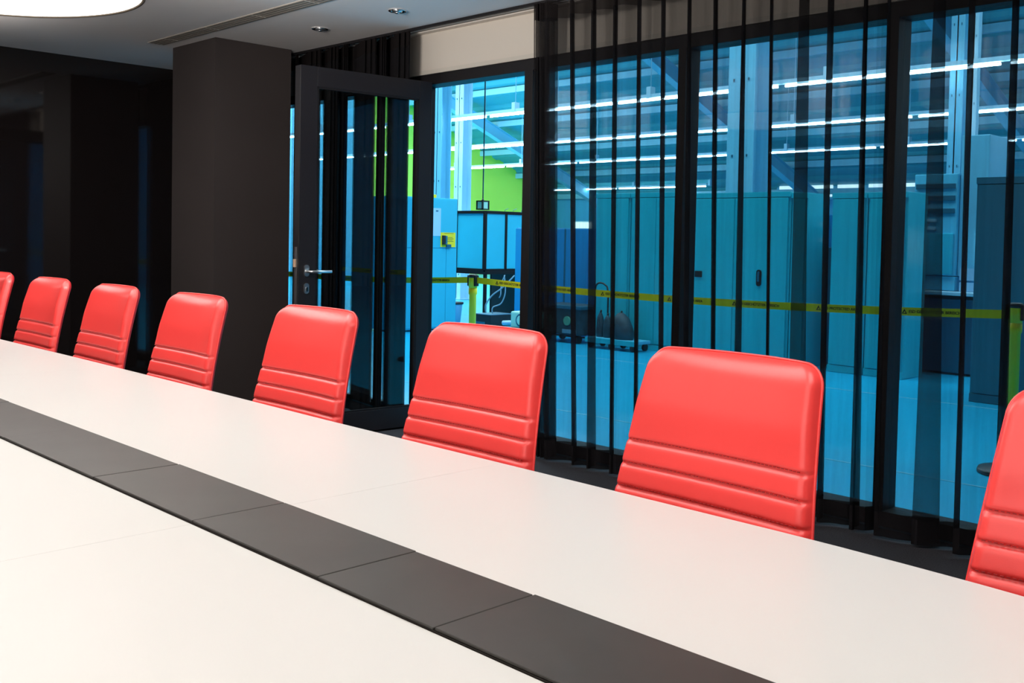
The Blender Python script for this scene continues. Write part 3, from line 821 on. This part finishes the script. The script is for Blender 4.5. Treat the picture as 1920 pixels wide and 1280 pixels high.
# hand truck with black bags
t = thing('hand_truck', (-7.65, 9.15, 0), 'low hand truck with an arched handle in front of the lockers', 'trolley')
B().box(-.36, .40, 0, .28, .085, .125, .008).build('deck', M['machine_l'], t)
B().box(-.36, .40, -.01, 0, .065, .125, .004).build('edge', M['locker'], t)
hp = [(-.34, .14, .12)] + [(-.34, .14, .12 + .5 * k / 3) for k in (1, 2, 3)] + [(-.34 + .07 * (1 - cos(a)), .14, .70 + .07 * sin(a)) for a in (0, .4, .8, 1.2, 1.57)] + [(-.22, .14, .765), (-.16, .14, .73), (-.14, .14, .66), (-.14, .14, .12)]
B().tube(hp, .011, 8).build('handle', M['black_plastic'], t)
for xx in (-.30, .02, .34):
    for yy in (.03, .25): B().lathe([(.042, -.015), (.042, .015)], (xx, yy, .043), 16, axis='X').build('wheel', M['black_plastic'], t)
def bag(x, y, z, w_, h, lab, lean=.0):
    t = thing('bag', (x, y, z), lab, 'bag', 'dark bags on the hand truck')
    prof = [(w_ * .9, 0), (w_, h * .2), (w_ * .95, h * .5), (w_ * .7, h * .8), (w_ * .35, h * .95), (w_ * .15, h)]
    b = B().lathe(prof, n=20)
    for v in b.bm.verts:
        v.co.y *= .8; v.co.x += lean * v.co.z; k_ = 1 + .10 * sin(v.co.z * 40 + v.co.x * 50); v.co.x *= k_
    smooth(b.build('sack', M['bag'], t))
    B().tube([(lean * h, 0, h - .01), (lean * h + .01, 0, h + .02)], .012, 8).build('knot', M['black_plastic'], t)
bag(-7.90, 9.29, .125, .055, .30, 'slim dark bag at the left end of the hand truck')
bag(-7.78, 9.28, .125, .060, .27, 'slim dark bag second from the left on the hand truck')
bag(-7.53, 9.28, .125, .14, .31, 'bulky dark bag slumped at the right end of the hand truck', -.15)

# ------------------------------------------------------------------ barrier
def post(x, y, lab):
    t = thing('barrier_post', (x, y, 0), lab, 'barrier post', 'yellow barrier posts')
    B().lathe([(.17, 0), (.172, .012), (.165, .028), (.05, .045), (.036, .055)], n=40).build('base', M['black_plastic'], t)
    B().lathe([(.030, .05), (.030, .80), (.036, .81), (.036, .86)], n=24).build('pole', M['yellow'], t)
    B().lathe([(.036, .86), (.036, .955), (.034, .960), (.020, .966)], n=24).build('cap', M['yellow'], t)
    B().lathe([(.038, .945), (.038, .968), (.028, .974)], n=24).build('top_ring', M['black_plastic'], t)
    for s in (-1, 1): B().box(s * .040 - .008, s * .040 + .008, -.022, .022, .875, .965, .003).build('tape_clip', M['black_plastic'], t)
    return t
post(-6.269, 5.725, 'yellow barrier post standing outside the open doorway')
post(-2.087, 6.061, 'yellow barrier post seen through voile near the right edge')
post(-10.3, 5.55, 'yellow barrier post hidden beyond the pillar')
def tape(p0, p1, z0, zm, z1, lab, phrases):
    t = thing('barrier_tape', (p0[0], p0[1], 0), lab, 'barrier tape', 'yellow barrier tapes')
    L = sqrt((p1[0] - p0[0]) ** 2 + (p1[1] - p0[1]) ** 2); a = math.atan2(p1[1] - p0[1], p1[0] - p0[0])
    t.rotation_euler = (0, 0, a)
    def zc(u): return z0 * (1 - u) * (1 - 2 * u) + 4 * zm * u * (1 - u) + z1 * u * (2 * u - 1)
    bm = bmesh.new(); n = 60; rows = []
    for k in range(n + 1):
        u = k / n; z = zc(u); rows.append([bm.verts.new((u * L, yy, z + dz)) for yy, dz in ((-.0008, -.025), (-.0008, .025), (.0008, .025), (.0008, -.025))])
    for a_, b_ in zip(rows, rows[1:]):
        for k in range(4): bm.faces.new((a_[k], a_[(k + 1) % 4], b_[(k + 1) % 4], b_[k]))
    bmesh.ops.recalc_face_normals(bm, faces=bm.faces)
    me = bpy.data.meshes.new('band'); bm.to_mesh(me); bm.free(); link('band', me, M['yellow'], t)
    for (X, kind) in phrases:
        lx = (X - p0[0]) / cos(a)
        if lx < .02 or lx > L - .05: continue
        u = lx / L; slope = math.atan2(zc(min(1, u + .02)) - zc(u - .02), .04 * L)
        z = zc(u)
        # warning triangle with a cut-out hand-like notch
        b = B()
        tri = [(-.016, -.014), (.016, -.014), (.0, .016)]; inn = [(-.007, -.0095), (.008, -.0095), (.002, .004)]
        for (A, Bq) in ((0, 1), (1, 2), (2, 0)):
            q = [tri[A], tri[Bq], inn[Bq], inn[A]]
            va_ = [b.bm.verts.new((lx + p[0], -.0012, z + p[1])) for p in q]; vb_ = [b.bm.verts.new((lx + p[0], -.0022, z + p[1])) for p in q]
            b.bm.faces.new(va_); b.bm.faces.new(vb_[::-1])
            for k in range(4): b.bm.faces.new((va_[k], va_[(k + 1) % 4], vb_[(k + 1) % 4], vb_[k]))
        b.build('warning_triangle', M['print'], t)
        cu = bpy.data.curves.new('lettering', 'FONT')
        cu.body = 'ESD GESCH\u00dcTZTER BEREICH' if kind == 'G' else 'ESD PROTECTED AREA'
        cu.size = .0235; cu.extrude = .0004; cu.offset = .0006; cu.align_y = 'CENTER'
        cu.materials.append(M['print'])
        tmp = bpy.data.objects.new('tmp', cu); me = bpy.data.meshes.new_from_object(tmp); bpy.data.objects.remove(tmp)
        o = bpy.data.objects.new('lettering', me); COL.objects.link(o); o.parent = t
        o.location = (lx + .026, -.0016, z + slope * .02 + (zc(min(1, u + .03)) - z) * .0); o.rotation_euler = (pi / 2, -slope, 0)
    return t
tape((-6.228, 5.728), (-2.128, 6.058), .925, .870, .905, 'yellow barrier tape lettered in black running right of the doorway post',
     [(-6.00, 'G'), (-5.49, 'E'), (-4.943, 'G'), (-4.362, 'E'), (-3.85, 'G'), (-3.251, 'E'), (-2.708, 'G')])
tape((-10.26, 5.552), (-6.31, 5.722), .925, .868, .925, 'yellow barrier tape lettered in black running left of the doorway post',
     [(-9.1, 'E'), (-8.56, 'G'), (-8.02, 'E'), (-7.46, 'G'), (-6.88, 'G')])
tape((-2.046, 6.064), (2.2, 6.4), .905, .87, .905, 'yellow barrier tape starting at the right barrier post', [(-1.6, 'E'), (-1.0, 'G')])
